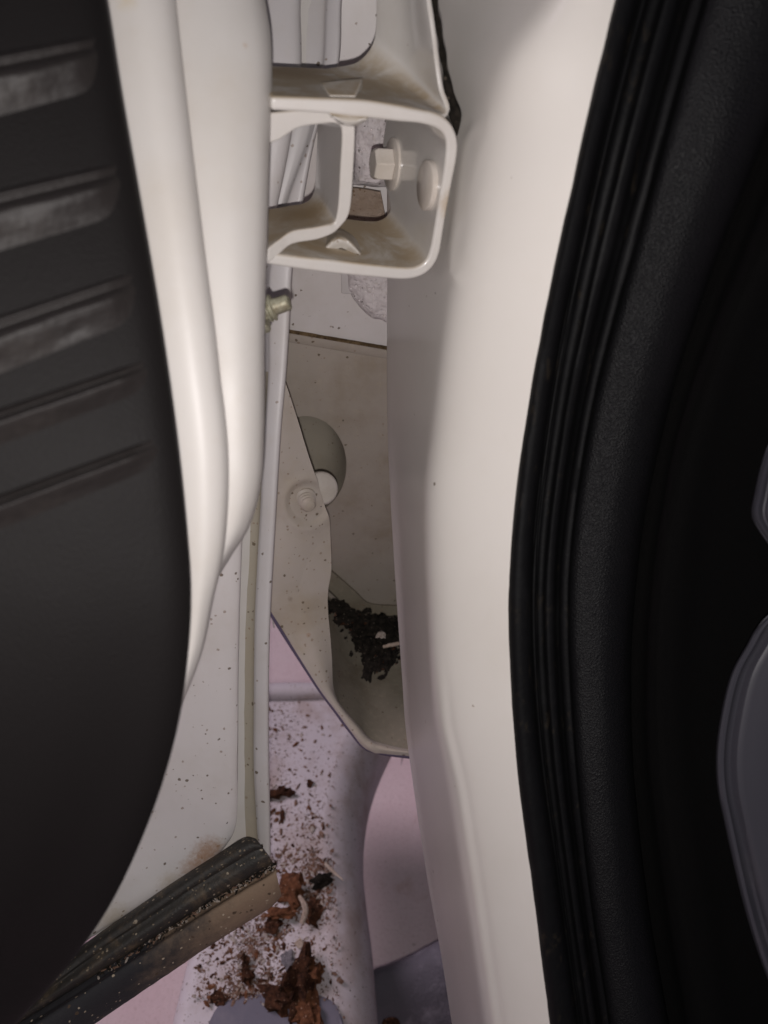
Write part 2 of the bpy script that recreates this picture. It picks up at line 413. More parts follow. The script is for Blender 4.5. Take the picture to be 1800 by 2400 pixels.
# small chips and scratches on the pillar's outer face
# --- weather seal and interior trims (longitudinal bands)
RK = [-40, 0, 500, 1000, 1350, 1700, 2050, 2400, 2520]
def band(vals): return spl(RK, vals)
bA = band([1452, 1442, 1327, 1231, 1195, 1204, 1245, 1290, 1306])
bB = band([1503, 1492, 1370, 1278, 1243, 1255, 1301, 1350, 1368])
bC = band([1668, 1656, 1515, 1385, 1338, 1347, 1380, 1431, 1448])
bD = band([1948, 1930, 1715, 1550, 1486, 1474, 1504, 1562, 1584])
bE = band([2030, 2010, 1795, 1604, 1541, 1525, 1562, 1621, 1644])
bF = band([2120, 2090, 1860, 1655, 1590, 1580, 1630, 1685, 1710])
def strip(name, cols, mat, parent, nv=24, thick=.002, disp=None, rows_=None, nu=210, **kw):
    """cols: list of (function of y -> px, function of y -> depth)"""
    rs = rows_ or np.linspace(-40, 2520, 26)
    cs = [[P(fx(y), y, fd(y)) for y in rs] for fx, fd in cols]
    return sheet(name, loft(cs, nu, nv, ext=(.16, .14)), mat, parent, thick, disp, **kw)
def off(f, k): return lambda y: f(y)+k
def bl(f, g_, t): return lambda y: f(y)*(1-t)+g_(y)*t
SEAL = reg(empty('weather_seal', 'black ribbed rubber door seal running along the white pillar', 'door seal', (.12, .3, .75)))
strip('seal_lip', [(off(bA, 14), off(dr, .012)), (off(bA, -1), off(dr, -.001)), (bl(bA, bB, .3), off(dr, -.006)), (bl(bA, bB, .75), off(dr, -.0055)), (bB, off(dr, -.002)), (off(bB, 5), off(dr, .006))], M['rubber'], SEAL, 26, disp=lambda X, Y, G: np.array([[.0007*fbm(p, 26, 2)+.0003*fbm(p, 90, 6) for p in r] for r in G]))
strip('seal_groove', [(off(bB, 0), off(dr, .005)), (bl(bB, bC, .10), off(dr, .0015)), (bl(bB, bC, .2), off(dr, .005)), (bl(bB, bC, .32), off(dr, .0045)), (bl(bB, bC, .42), off(dr, .000)), (bl(bB, bC, .55), off(dr, .0005)), (bl(bB, bC, .66), off(dr, .006)), (bl(bB, bC, .8), off(dr, .009))], M['rubber'], SEAL, 44, disp=lambda X, Y, G: np.array([[.0007*fbm(p, 26, 2)+.0003*fbm(p, 90, 6) for p in r] for r in G]))
strip('seal_bead', [(bl(bB, bC, .70), off(dr, .010)), (bl(bB, bC, .80), off(dr, .003)), (bl(bB, bC, .92), off(dr, .002)), (off(bC, 2), off(dr, .008))], M['rubber'], SEAL, 18, disp=lambda X, Y, G: np.array([[.0007*fbm(p, 26, 2)+.0003*fbm(p, 90, 6) for p in r] for r in G]))
KICK = reg(empty('sill_trim', 'black leather grained plastic trim strip beside the door seal', 'sill trim', (.16, .3, .75)))
strip('trim_strip', [(off(bC, -6), off(dr, .012)), (bC, off(dr, .004)), (bl(bC, bD, .12), off(dr, .000)), (bl(bC, bD, .5), off(dr, -.002)), (bl(bC, bD, .85), off(dr, .003)), (bD, off(dr, .012)), (off(bD, 6), off(dr, .03))], M['leather'], KICK, 40, disp=lambda X, Y, G: np.array([[.0007*fbm(p, 26, 2)+.0003*fbm(p, 90, 6) for p in r] for r in G]))
CARP = reg(empty('footwell_lining', 'black fuzzy felt lining of the footwell, right of the plastic trim', 'carpet', (.2, .3, .75)))
strip('lining', [(off(bD, -8), off(dr, .05)), (bl(bD, bE, .55), off(dr, .045)), (off(bE, -2), off(dr, .018)), (bl(bE, bF, .4), off(dr, .010)), (bF, off(dr, .011)), (off(bF, 60), off(dr, .022)), (off(bF, 220), off(dr, .035)), (off(bF, 420), off(dr, .04))], M['felt'], CARP, 60, disp=lambda X, Y, G: np.array([[.0007*fbm(p, 26, 2)+.0003*fbm(p, 90, 6) for p in r] for r in G]))
# --- grey plastic cover in the footwell
gl = [(1860, 1400), (1779, 1464), (1748, 1515), (1714, 1578), (1687, 1690), (1678, 1774), (1682, 1850), (1697, 1925), (1741, 2115), (1779, 2240), (1815, 2335), (1850, 2420)]
gd = lambda y: dr(y)-.004
cs = []
for k, (dx, dd) in enumerate(((4, .012), (0, .001), (6, -.004), (16, -.005), (26, -.003), (34, -.003), (50, -.007), (75, -.008), (150, -.009), (420, -.004))):
    cs.append([P(x+dx, y, gd(y)+dd) for x, y in gl])
o = sheet('footwell_cover', loft(cs, 110, 70), M['grey'], None, .003)
tag(o, 'grey curved plastic cover at the right edge, low in the footwell', 'plastic cover')
gl = [(1830, 990), (1800, 1042), (1785, 1087), (1769, 1158), (1763, 1210), (1800, 1274), (1840, 1330)]
cs = []
for dx, dd in ((2, .01), (0, 0), (14, -.005), (28, -.003), (40, -.006), (160, -.006)): cs.append([P(x+dx, y, dr(y)+dd) for x, y in gl])
o = sheet('pedal_edge', loft(cs, 50, 40), M['grey'], None, .003)
tag(o, 'small grey plastic corner above the large curved cover at the right edge', 'plastic edge')

# --- panels behind the hinge
def wall(px, py, off_=0): return at_y(px, py, .48-off_)
def wx(px, py): return wall(px, py)
G = np.array([[wall(x, y+ (x-678)*.171*ss(300, 773, y)) for x in np.linspace(600, 985, 30)] for y in np.linspace(-420, 800, 90)])
sheet('cowl_panel', G, M['speck'], BODY, .001)
# joint: folded flange standing proud below the seam
G = np.array([[wall(x, y+(x-678)*.171, o_) for x in np.linspace(600, 985, 24)] for y, o_ in ((781, .0005), (781, .004), (783, .0048), (799, .0048), (802, .0042))])
sheet('joint_flange', G, M['wall'], BODY, .001)
G = np.array([[wall(x, y+(x-678)*.171+2.2*fbm((x*.02, y, 0), 1.0, 3), o_) for x in np.linspace(600, 985, 80)] for y, o_ in ((772, .0004), (776, .0024), (780, .0036), (783, .0042))])
sheet('seam_dirt', G, M['brown'], BODY, .0005)
# lower panel with round recess
cx, cy, rx, ry = 716, 1090, 96, 115
N = 96; rings = []
def bound(t):
    c, s_ = math.cos(t), math.sin(t); best = 1e9
    if c > 1e-6: best = min(best, (985-cx)/c)
    if c < -1e-6: best = min(best, (590-cx)/c)
    if s_ > 1e-6: best = min(best, (1440-cy)/s_)
    if s_ < -1e-6: best = min(best, (790-cy)/s_)
    return cx+best*c, cy+best*s_
def lowpt(px, py, o_=0):
    y = .48-o_
    return at_y(px, py, y)
rr = []
for f in (1, .8, .6, .4, .22, .1, .03):
    ring = []
    for k in range(N):
        t = 2*math.pi*k/N; bx, by = bound(t); ex, ey = cx+rx*math.cos(t), cy+ry*math.sin(t)
        x = ex+(bx-ex)*f; y = ey+(by-ey)*f
        yy = y+(x-678)*.171*(1-ss(790, 1000, y))
        ring.append(lowpt(x, yy, .0036*(f < 2)))
    rr.append(ring)
rim0 = [lowpt(cx+rx*math.cos(2*math.pi*k/N), cy+ry*math.sin(2*math.pi*k/N), .0036) for k in range(N)]
rr.append(rim0); rr.append([p+np.array((0, .003, 0)) for p in rim0])
A = np.array(rr); A = np.concatenate((A, A[:, :1]), 1)
V = A.reshape(-1, 3); nu, nv = A.shape[:2]
Fc = [(i*nv+j, i*nv+j+1, (i+1)*nv+j+1, (i+1)*nv+j) for i in range(nu-1) for j in range(nv-1)]
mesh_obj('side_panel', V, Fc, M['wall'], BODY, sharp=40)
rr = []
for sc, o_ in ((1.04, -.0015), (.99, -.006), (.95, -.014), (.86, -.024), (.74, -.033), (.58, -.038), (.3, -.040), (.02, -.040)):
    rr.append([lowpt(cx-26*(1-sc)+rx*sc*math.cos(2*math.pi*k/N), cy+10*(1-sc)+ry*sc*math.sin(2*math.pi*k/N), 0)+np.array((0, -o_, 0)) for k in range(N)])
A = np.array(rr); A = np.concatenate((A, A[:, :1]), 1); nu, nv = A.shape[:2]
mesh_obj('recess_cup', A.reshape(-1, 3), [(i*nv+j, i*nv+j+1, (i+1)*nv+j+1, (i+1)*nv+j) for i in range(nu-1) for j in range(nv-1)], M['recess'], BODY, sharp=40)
# stand-off boss in the recess
V, Fc = lathe(P(727, 1148, .585), ray(733, 1150)*-1+np.array((.30, 0, .05)), [(.0005, .034), (.0100, .034), (.0112, .0334), (.0120, .0322), (.0124, .030), (.0135, -.03)], 40)
mesh_obj('standoff_boss', V, Fc, M['bolt'], BODY, sharp=30)
# low rolled lip of the panel
top = [wall(*p, .001) for p in [(740, 1300), (783, 1337), (833, 1382), (865, 1410), (927, 1416), (985, 1418)]]
t2 = [wall(*p, .009) for p in [(735, 1303), (779, 1341), (831, 1386), (864, 1414), (927, 1420), (985, 1422)]]
bo = [wall(*p, .011) for p in [(728, 1345), (773, 1385), (820, 1429), (849, 1445), (930, 1443), (985, 1443)]]
b2 = [wall(*p, .0) for p in [(728, 1352), (773, 1390), (820, 1434), (849, 1450), (930, 1448), (985, 1448)]]
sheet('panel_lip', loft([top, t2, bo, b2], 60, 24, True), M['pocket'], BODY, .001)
# seam foam
def blob_strip(name, Lc, Rc, bulge, amp, mat, parent, nu=120, nv=50, seed=1.0):
    mid = [a*.5+b*.5 for a, b in zip(map(np.array, Lc), map(np.array, Rc))]
    G = loft([Lc, Rc], nu, nv); n = normals(G)
    t = np.linspace(0, 1, nv)[None, :]; s = np.linspace(0, 1, nu)[:, None]
    h = bulge*np.sqrt(np.clip(1-(2*t-1)**2, 0, 1))*np.clip(np.minimum(s, 1-s)*9, .0, 1)**.5
    for i in range(nu):
        for j in range(nv):
            p = G[i, j]; v = mnoise.voronoi(Vector(p*330+seed))[0][0]
            h[i, j] += amp*fbm(p, 90, seed)*1.2 - amp*1.3*max(0, .30-v)*2*(1 if fbm(p, 60, seed+5) > .02 else 0)
    V, Fc = shell(G+n*h[..., None], G-n*.002)
    return mesh_obj(name, V, Fc, mat, parent, sharp=80)
W_ = lambda *ps: [wall(*p, .001) for p in ps]
blob_strip('seam_foam', W_((822, 245), (826, 330), (828, 400), (822, 432)), W_((922, 245), (920, 330), (912, 400), (905, 440)), .008, .004, M['foam'], BODY, 110, 50, 1.3)
blob_strip('seam_foam', W_((800, 600), (812, 640), (822, 690), (868, 738), (925, 752)), W_((930, 590), (930, 630), (930, 680), (932, 715), (935, 748)), .008, .0035, M['foam'], BODY, 110, 60, 4.3)
# weld tab beside the foam
G = np.array([[wall(x, y+(x-800)*.1, .0025) for x in np.linspace(800, 830, 6)] for y in np.linspace(590, 688, 12)])
sheet('weld_tab', G, M['hem'], BODY, .001, bevel=.0006)
# brown tape
G = loft([W_((800, 425), (800, 510), (800, 540)), W_((850, 428), (850, 510), (850, 540)), W_((892, 434), (906, 510), (910, 540))], 30, 30); 
n = normals(G); G = G-np.array((0, .012, 0)); 
for i in range(30):
    for j in range(30): G[i, j] += n[i, j]*.0025*fbm(G[i, j], 60, 9)
V, Fc = shell(G, G+np.array((0, .002, 0))); mesh_obj('sealing_tape', V, Fc, M['tape'], BODY)
# --- fender bracket
FEND = reg(empty('front_fender', 'white dirty sheet metal fender flange with a bolt end, below the hinge', 'fender', P(740, 1500, .57)))
redge = [(655, 860, .475), (668, 897, .48), (697, 983, .498), (725, 1076, .518), (743, 1130, .530), (764, 1191, .541), (773, 1223, .546), (777, 1277, .551), (778, 1340, .556), (771, 1385, .560), (770, 1432, .564), (773, 1490, .569), (775, 1543, .573), (778, 1612, .577), (792, 1648, .579), (833, 1699, .583), (862, 1735, .585), (905, 1748, .586), (975, 1757, .587)]
ledge = [(600, 860, .475), (600, 897, .478), (598, 983, .492), (596, 1076, .505), (594, 1130, .513), (592, 1191, .52), (590, 1223, .524), (590, 1277, .53), (590, 1340, .537), (603, 1385, .543), (634, 1432, .548), (668, 1487, .555), (706, 1546, .562), (756, 1622, .570), (786, 1662, .573), (824, 1713, .577), (860, 1753, .580), (905, 1766, .582), (975, 1775, .583)]
def flap_disp(X, Y, G):
    d = np.zeros(X.shape)
    r = np.hypot((X-722), (Y-1180)/1.05)
    d += -.0022*(1-ss(34, 56, r)) + .0010*np.exp(-((r-58)/9)**2)*(1-.5*ss(700, 760, X))
    d += .0016*np.sin((Y-900)/95.0)*ss(620, 770, X)
    d += .0008*np.sin(Y/61.0+X/37.0)
    e = np.interp(Y, [1434, 1552, 1644, 1717, 1760], [635, 707, 770, 827, 870])
    d += .0010*np.exp(-((X-e-10)/9)**2)*ss(1420, 1500, Y)
    return d
lm = [tuple(np.array(a)*.55+np.array(b)*.45-np.array((0, 0, .004))) for a, b in zip(redge, ledge)]
G = loft([C(*redge), C(*lm), C(*ledge)], 260, 60)
sheet('flange', G, M['grimy'], FEND, .0014, flap_disp)
# return edge with the underside's shade painted in dark
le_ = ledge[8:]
sheet('flange_edge_shade', loft([C(*le_), C(*[(x-5, y+4, d+.001) for x, y, d in le_]), C(*[(x-3, y+2, d+.012) for x, y, d in le_])], 80, 8), M['painted_shade'], FEND, .0006)
bs = 1.3
V, Fc = lathe(P(716, 1168, .531), P(733, 1208, .512)-P(715, 1168, .531), [(r_*bs, h_*bs) for r_, h_ in ((.0062, -.006), (.0058, .0004), (.0044, .0012), (.0049, .0026), (.0040, .0034), (.0046, .0048), (.0037, .0056), (.0042, .0070), (.0030, .0086), (.0008, .0092))], 24)
mesh_obj('bolt_end', V, Fc, M['grimy'], FEND)
for (x, y, sx_, sy_) in ((692, 1392, 9, 8), (684, 1407, 8, 9), (722, 1484, 7, 6)):
    pass
# pocket floor behind flange
fl_in = C((760, 1560, .592), (782, 1616, .587), (796, 1650, .588), (835, 1698, .591), (865, 1735, .593), (985, 1760, .594))
bk = [wall(*p, .0) for p in [(720, 1345), (775, 1395), (815, 1434), (849, 1452), (900, 1452), (990, 1452)]]
mdl = [a*.5+b*.5-np.array((0, 0, .008)) for a, b in zip(map(np.array, fl_in), bk)]
G = loft([fl_in, mdl, bk], 70, 50)
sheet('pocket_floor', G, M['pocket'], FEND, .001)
# inner wall of pocket at left
G = loft([C(*redge[7:14]), [p+np.array((.012, .03, .0)) for p in C(*redge[7:14])]], 40, 8)
PK = G

# unseen fender skin running forward from the flange, added to block the sun
fz = [1.6, 1.2, .95, .8, .7, .63, .58]
sheet('fender_skin_sun_block', loft([[(-.088, .415, z) for z in fz], [(-.10, .45, z) for z in fz], [(-.13, .8, z) for z in fz], [(-.11, 1.4, z) for z in fz]], 30, 24), M['clean'], FEND, .001)

# ================================================================== HINGE
E = np.array((-.275, .9615, 0)); EC = .315
RN = np.array((-.9615, -.275, 0))            # normal of the bolted plate, pointing outboard
def hp(px, py, o_=0): return at_plane(px, py, E, EC+o_)
L = .062
HING = reg(empty('door_hinge', 'white painted steel door hinge bolted to the pillar, dusty on top', 'hinge', hp(850, 450, .03)))
outer = [(635, 226), (750, 230), (857, 235), (930, 246), (984, 257), (1018, 264), (1041, 275), (1058, 292), (1070, 316), (1074, 344), (1070, 380), (1062, 420), (1056, 452), (1047, 500), (1038, 555), (1032, 590), (1022, 616), (1004, 638), (980, 651), (950, 656), (876, 651), (780, 642), (695, 631), (624, 620)]
inner = [(635, 259), (750, 266), (857, 277), (930, 285), (984, 290), (1006, 295), (1022, 301), (1036, 311), (1045, 326), (1047, 344), (1044, 380), (1038, 420), (1032, 452), (1025, 500), (1016, 555), (1010, 585), (1002, 606), (990, 619), (972, 627), (945, 628), (876, 622), (780, 611), (695, 602), (624, 594)]
O0 = smooth([hp(*p) for p in outer], 150)
I0 = []
# pair inner samples by the same key parameter
def paired(keys_a, keys_b, n):
    a = smooth(keys_a, n*4); kb = np.array(keys_b)
    # arclength of keys along a
    ka = np.array(keys_a); idx = [int(np.argmin(np.linalg.norm(a-k, axis=1))) for k in ka]
    sel = np.linspace(0, n*4-1, n).astype(int)
    b = smooth(keys_b, n*4); idb = [int(np.argmin(np.linalg.norm(b-k, axis=1))) for k in kb]
    return a[sel], b[np.round(np.interp(sel, idx, idb)).astype(int)]
O0, I0 = paired([hp(*p) for p in outer], [hp(*p) for p in inner], 150)
QX, QY = pix(O0)
Li = (L+.026*ss(980, 1020, QX)*ss(300, 400, QY)*(1-ss(520, 610, QY)))[:, None]
G = np.stack([O0+E*d*Li for d in np.linspace(0, 1, 9)], 1); B = np.stack([I0+E*d*Li for d in np.linspace(0, 1, 9)], 1)
V, Fc = shell(G, B)
mesh_obj('body_leaf', V, Fc, M['hinge'], HING, bevel=.0019, sharp=30)
# upper web: top plate sweeping up along the pillar
fr = [hp(635, 225, .0016), hp(750, 229, .0016), hp(857, 234, .0016), hp(930, 244, .0016), hp(984, 255, .0016), hp(1018, 262, .002), hp(1040, 268, .004), hp(1046, 258, .006), hp(1040, 240, .008), hp(1031, 217, .01), hp(1020, 150, .013), hp(1013, 90, .016), hp(1006, 40, .018), hp(1000, 0, .02), hp(994, -60, .022)]
bk = [hp(637, 174, L), hp(706, 168, L), hp(760, 161, L), hp(792, 156, L), hp(815, 152, L), hp(836, 145, L), hp(853, 131, L), hp(866, 115, L), hp(874, 98, L), hp(878, 82, L), hp(880, 60, L), hp(881, 45, L), hp(881, 25, L), hp(881, 0, L), hp(881, -60, L)]
fa, ba = paired(fr, bk, 110)
md = fa*.5+ba*.5; up_ = np.array((.004, .006, -.002))
mw = np.concatenate((np.zeros(45), np.linspace(0, 1, 25), np.ones(40)))[:, None]
G = np.stack([smooth([fa[i], md[i]+up_*(mw[i]*.6), ba[i]], 26) for i in range(110)])
sheet('upper_web', G, M['hinge'], HING, .002, bevel=.0006, sharp=50)
# crimped bead at the bend: facet above, rounded swell below
q = [hp(752, 209, .022), hp(850, 200, .022), hp(833, 227, .004), hp(772, 226, .004)]
zt = q[2][2]
V = [q[0]+np.array((0, 0, .0025)), q[1]+np.array((0, 0, .0025)), q[2]+np.array((0, 0, .0004)), q[3]+np.array((0, 0, .0004))]
V += [v-np.array((0, -.002, .004)) for v in V]
mesh_obj('crimp', V, [(0, 1, 2, 3), (7, 6, 5, 4), (0, 4, 5, 1), (1, 5, 6, 2), (2, 6, 7, 3), (3, 7, 4, 0)], M['hinge'], HING, bevel=.0006)
top = [hp(x, y, .0012) for x, y in ((770, 262), (800, 266), (830, 268), (866, 272))]
mid = [hp(x, y, -.001) for x, y in ((780, 274), (803, 283), (830, 285), (858, 278))]
bot = [hp(x, y, .003) for x, y in ((781, 278), (800, 292), (828, 297), (857, 284))]
bak = [hp(x, y, .02) for x, y in ((781, 270), (800, 280), (828, 282), (857, 276))]
sheet('crimp', loft([top, mid, bot, bak], 30, 24), M['hinge'], HING, .001)
# lower crimp: half cone swelling with an opening in front
zb = hp(876, 622)[2]
def bp(px, py, h=0): return at_z(px, py, zb+h)
base = [bp(742, 588), bp(746, 563), bp(762, 545), bp(788, 531), bp(812, 541), bp(832, 557), bp(850, 594)]
m1 = [bp(750, 589, .001), bp(762, 568, .003), bp(776, 552, .005), bp(792, 544, .006), bp(812, 550, .0055), bp(830, 566, .003), bp(846, 594, .001)]
m2 = [bp(757, 591, .0015), bp(768, 578, .0045), bp(782, 566, .007), bp(797, 561, .008), bp(814, 566, .007), bp(830, 580, .0045), bp(844, 595, .0015)]
op = [bp(777, 592, .0005), bp(782, 588, .0015), bp(790, 583, .0028), bp(800, 581, .0032), bp(809, 584, .0028), bp(815, 588, .0015), bp(821, 593, .0005)]
sheet('crimp', loft([base, m1, m2, op], 50, 40), M['hinge'], HING, .0008)
V, Fc = [], []
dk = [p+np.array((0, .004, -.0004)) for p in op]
mesh_obj('crimp_opening_shade', list(smooth(dk, 12)), [tuple(range(12))], M['painted_shade'], HING, smoothsh=False)  # dark face paints the shade inside the crimp
# door-side leaf (nested channel)
of = [(627, 619, -.002), (654, 597, .001), (683, 574, .004), (747, 561, .006), (783, 546, .007), (797, 533, .008), (811, 517, .008), (819, 500, .008), (824, 471, .008), (829, 400, .008), (833, 298, .008), (830, 272, .008), (815, 262, .008), (770, 256, .008), (700, 258, .007), (630, 264, .004), (616, 267, .003)]
if_ = [(627, 583, -.002), (654, 562, .001), (682, 543, .004), (738, 533, .006), (766, 527, .007), (778, 524, .008), (785, 520, .008), (790, 505, .008), (794, 475, .008), (798, 400, .008), (802, 310, .008), (799, 295, .008), (785, 289, .008), (750, 291, .008), (700, 300, .007), (650, 330, .004), (616, 340, .003)]
ob = [(628, 500, .05), (660, 495, .05), (690, 490, .05), (722, 484, .05), (740, 478, .05), (748, 468, .05), (754, 455, .05), (757, 440, .05), (758, 420, .05), (760, 370, .05), (762, 290, .05), (760, 262, .05), (750, 254, .05), (735, 250, .05), (690, 252, .05), (630, 256, .05), (616, 257, .05)]
ib = [(628, 490, .05), (660, 485, .05), (688, 480, .05), (707, 477, .05), (720, 471, .05), (729, 462, .05), (735, 448, .05), (738, 434, .05), (739, 415, .05), (741, 370, .05), (743, 300, .05), (742, 285, .05), (736, 280, .05), (725, 278, .05), (690, 280, .05), (640, 284, .05), (616, 285, .05)]
oa, ia = paired([hp(*p) for p in of], [hp(*p) for p in if_], 110)
oc, ic = paired([hp(*p) for p in ob], [hp(*p) for p in ib], 110)
t = np.linspace(0, 1, 9)[None, :, None]
G = oa[:, None]*(1-t)+oc[:, None]*t; B = ia[:, None]*(1-t)+ic[:, None]*t
V, Fc = shell(G, B)
mesh_obj('door_leaf', V, Fc, M['hinge'], HING, bevel=.0009, sharp=30)
# bolts on the right plate: plane through the plate's inner face
_t = hp(1017, 550)-hp(1047, 346); RN = np.cross(E, _t); RN /= np.linalg.norm(RN); RN = RN if RN[0] < 0 else -RN
pl0 = hp(1046, 400); PC = np.dot(RN, pl0-CAM)
def on_plate(px, py, h=0): return at_plane(px, py, RN, PC)+RN*h
def bolt(px, py, rw, hw, rh, hh, name):
    c = on_plate(px, py)
    w = mesh_obj('washer', *lathe(c, RN, [(rw, -.004), (rw, hw-.0004), (rw-.0006, hw), (.001, hw)], 48), M['bolt'], HING, label=None)
    if hh:
        a = math.radians(15)
        mesh_obj('bolt_head', *lathe(c, RN, [(rh, hw), (rh, hw+hh-.0018), (rh*.86, hw+hh), (.0005, hw+hh)], 6, a), M['bolt'], HING, bevel=.0005, sharp=25)
bolt(927, 386, .0120, .0026, .0080, .0092, 'bolt')
bolt(1012, 435, .0102, .0036, .003, .0, 'bolt')
# stamped dot marks on the plate
V, Fc = [], []
for (x, y) in ((880, 210), (960, 240), (875, 275), (875, 315), (1030, 300), (945, 380), (865, 430), (857, 490), (925, 480), (925, 530), (1015, 450), (1015, 495), (905, 610), (905, 660), (990, 600), (895, 720), (900, 770), (980, 720), (985, 780), (955, 840), (950, 875)):
    px, py = 820+x*.1567, 260+y*.1567
    c = on_plate(px, py, 0); v0 = len(V)
    v, f = lathe(c, RN, [(.0011, -.0003), (.0009, .0005), (.0003, .0008)], 8); V += v; Fc += [tuple(i+v0 for i in ff) for ff in f]
mesh_obj('stamped_mark', V, Fc, M['clean'], HING)
# black bead put in as the shadow in the gap between web and pillar
gp = [(1012, -40, .318), (1022, 30, .318), (1032, 90, .319), (1041, 150, .320), (1050, 205, .322), (1062, 250, .326), (1071, 290, .331), (1075, 330, .336), (1076, 352, .338)]
V, Fc = tube(smooth(C(*gp), 60), [(.0011+.0005*math.sin(i*.31)**2+.0012*math.exp(-((i-45)/7)**2))*(1 if i < 52 else (60-i)/8) for i in range(60)], 8)
mesh_obj('gap_shadow_bead', V, Fc, M['black'], BODY)

# ================================================================== DOOR
DOOR = reg(empty('open_door', 'open white car door with black inner trim at left', 'car door', P(520, 1500, .42)))
# trim panel
te = [(225, -120, .225), (249, 0, .226), (287, 240, .228), (322, 440, .23), (365, 690, .232), (397, 900, .234), (420, 1080, .236), (438, 1260, .24), (446, 1390, .243), (441, 1517, .247), (416, 1700, .254), (358, 1899, .263), (260, 2116, .275), (163, 2257, .285), (60, 2375, .292), (-60, 2500, .30)]
lf = [(-260, -120+0, .20), (-260, 90, .20), (-260, 300, .20), (-260, 520, .201), (-260, 760, .202), (-260, 980, .203), (-260, 1160, .205), (-260, 1330, .207), (-260, 1460, .209), (-260, 1600, .212), (-260, 1780, .217), (-260, 1960, .223), (-260, 2160, .23), (-260, 2290, .236), (-260, 2400, .24), (-260, 2500, .245)]
ta, la = C(*te), C(*lf)
e1 = [P(x-10, y, d-.003) for x, y, d in te]; e2 = [P(x-45, y, d-.007) for x, y, d in te]; e3 = [P(x-140, y, d-.012) for x, y, d in te]
tk = [P(x-6, y, d+.012) for x, y, d in te]
md = [a*.35+b*.65 for a, b in zip(map(np.array, la), map(np.array, e3))]
la2 = [a+(a-np.array(b))*.55 for a, b in zip(map(np.array, la), e3)]
TG = loft([tk, ta, e1, e2, e3, md, la, la2], 170, 100, ext=(.13, 0))
TRIM = sheet('trim_panel', TG, M['trim'], DOOR, .003)
# ribs moulded on the panel: each a low ledge with a double crest
TX, TY = pix(TG[:, 8:]); TD = ((TG[:, 8:]-CAM)@np.array((0, CT, -ST)))
TP = np.stack((TX.ravel(), TY.ravel(), np.ones(TX.size)), 1); TD = TD.ravel()
def trim_depth(px, py):
    d2 = (TP[:, 0]-px)**2+(TP[:, 1]-py)**2; k = np.argpartition(d2, 40)[:40]
    A = TP[k].copy(); A[:, 0] -= px; A[:, 1] -= py; w = 1/(d2[k]+60)
    v = np.linalg.solve((A*w[:, None]).T@A+np.diag((1e-9, 1e-9, 0)), (A*w[:, None]).T@TD[k])[2]
    return float(np.clip(v, .18, .31))
def rib(yl, m_, hgt, hh, xr):
    nu, nv = 46, 34; Gx = np.zeros((nu, nv, 3)); Bx = Gx.copy()
    prof_t = np.array([0, .05, .10, .16, .22, .30, .38, .52, .75, 1]); prof_h = np.array([-.05, .45, .6, .35, .3, .8, 1.0, .8, .35, -.05])
    for i in range(nu):
        s = i/(nu-1); px = -120+(xr+120)*s
        for j in range(nv):
            t = j/(nv-1); py = yl+m_*px+hgt*t*(1-.2*s)
            w = 1-ss(.82, 1.0, s); h = hh*np.interp(t, prof_t, prof_h)*w-.0004*(1-w)
            d = trim_depth(px, py); p = P(px, py, d)
            h += .0013*fbm(p, 55, yl)*w*ss(.3, .45, t)*(1-ss(.7, 1, t))
            Gx[i, j] = P(px, py, d-h); Bx[i, j] = P(px, py, d+.002)
    V, Fc = shell(Gx, Bx)
    mesh_obj('rib', V, Fc, M['rib'], TRIM, sharp=80)
for a in ((122, -.18, 165, .0038, 248), (442, -.225, 160, .0040, 302), (738, -.33, 150, .0040, 338), (956, -.335, 95, .0040, 368), (1158, -.365, 90, .0040, 394)): rib(*a)
# near rolled step of the white shell
se = [(402, -100, .262), (411, 0, .262), (439, 253, .263), (464, 464, .264), (485, 633, .266), (502, 759, .268), (518, 900, .271), (527, 970, .273), (535, 1074, .276), (533, 1201, .280), (522, 1306, .284), (498, 1412, .289), (477, 1517, .294), (456, 1580, .297), (430, 1644, .30), (405, 1710, .304), (350, 1830, .31)]
def inter(y, tab, k): T = np.array(tab); return float(np.interp(y, T[:, 1], T[:, k]))
cs = [[], [], [], [], [], []]
for x, y, d in se:
    xt = inter(y, te, 0)-30; dt = inter(y, te, 2)
    w = max(x-xt, 20)
    cs[0].append(P(xt, y, d-.004)); cs[1].append(P(xt+w*.3, y, d-.0065)); cs[2].append(P(xt+w*.62, y, d-.0065))
    cs[3].append(P(xt+w*.88, y, d-.0025)); cs[4].append(P(x, y, d+.004)); cs[5].append(P(x-3, y, d+.016))
sheet('inner_shell', loft(cs, 190, 60, ext=(.16, 0)), M['clean'], DOOR, .001)
# far step
fe = [(604, -100, 0.284), (620, 0, 0.284), (633, 84, 0.284), (636, 190, 0.284), (630, 380, 0.285), (624, 590, 0.287), (620, 760, 0.289), (620, 900, 0.291), (619, 1011, 0.294), (614, 1116, 0.297), (599, 1192, 0.300), (578, 1247, 0.302), (548, 1294, 0.304), (515, 1348, 0.307), (470, 1420, 0.310)]
cs = [[], [], [], [], [], []]
for x, y, d in fe:
    xs = inter(y, se, 0)-26; w = max(x-xs, 24)
    cs[0].append(P(xs, y, d-.012)); cs[1].append(P(xs+w*.25, y, d-.0125)); cs[2].append(P(xs+w*.6, y, d-.0105))
    cs[3].append(P(xs+w*.88, y, d-.004)); cs[4].append(P(x, y, d+.006)); cs[5].append(P(x-4, y, d+.022))
sheet('shell_flange', loft(cs, 180, 60, ext=(.16, 0)), M['clean'], DOOR, .001)
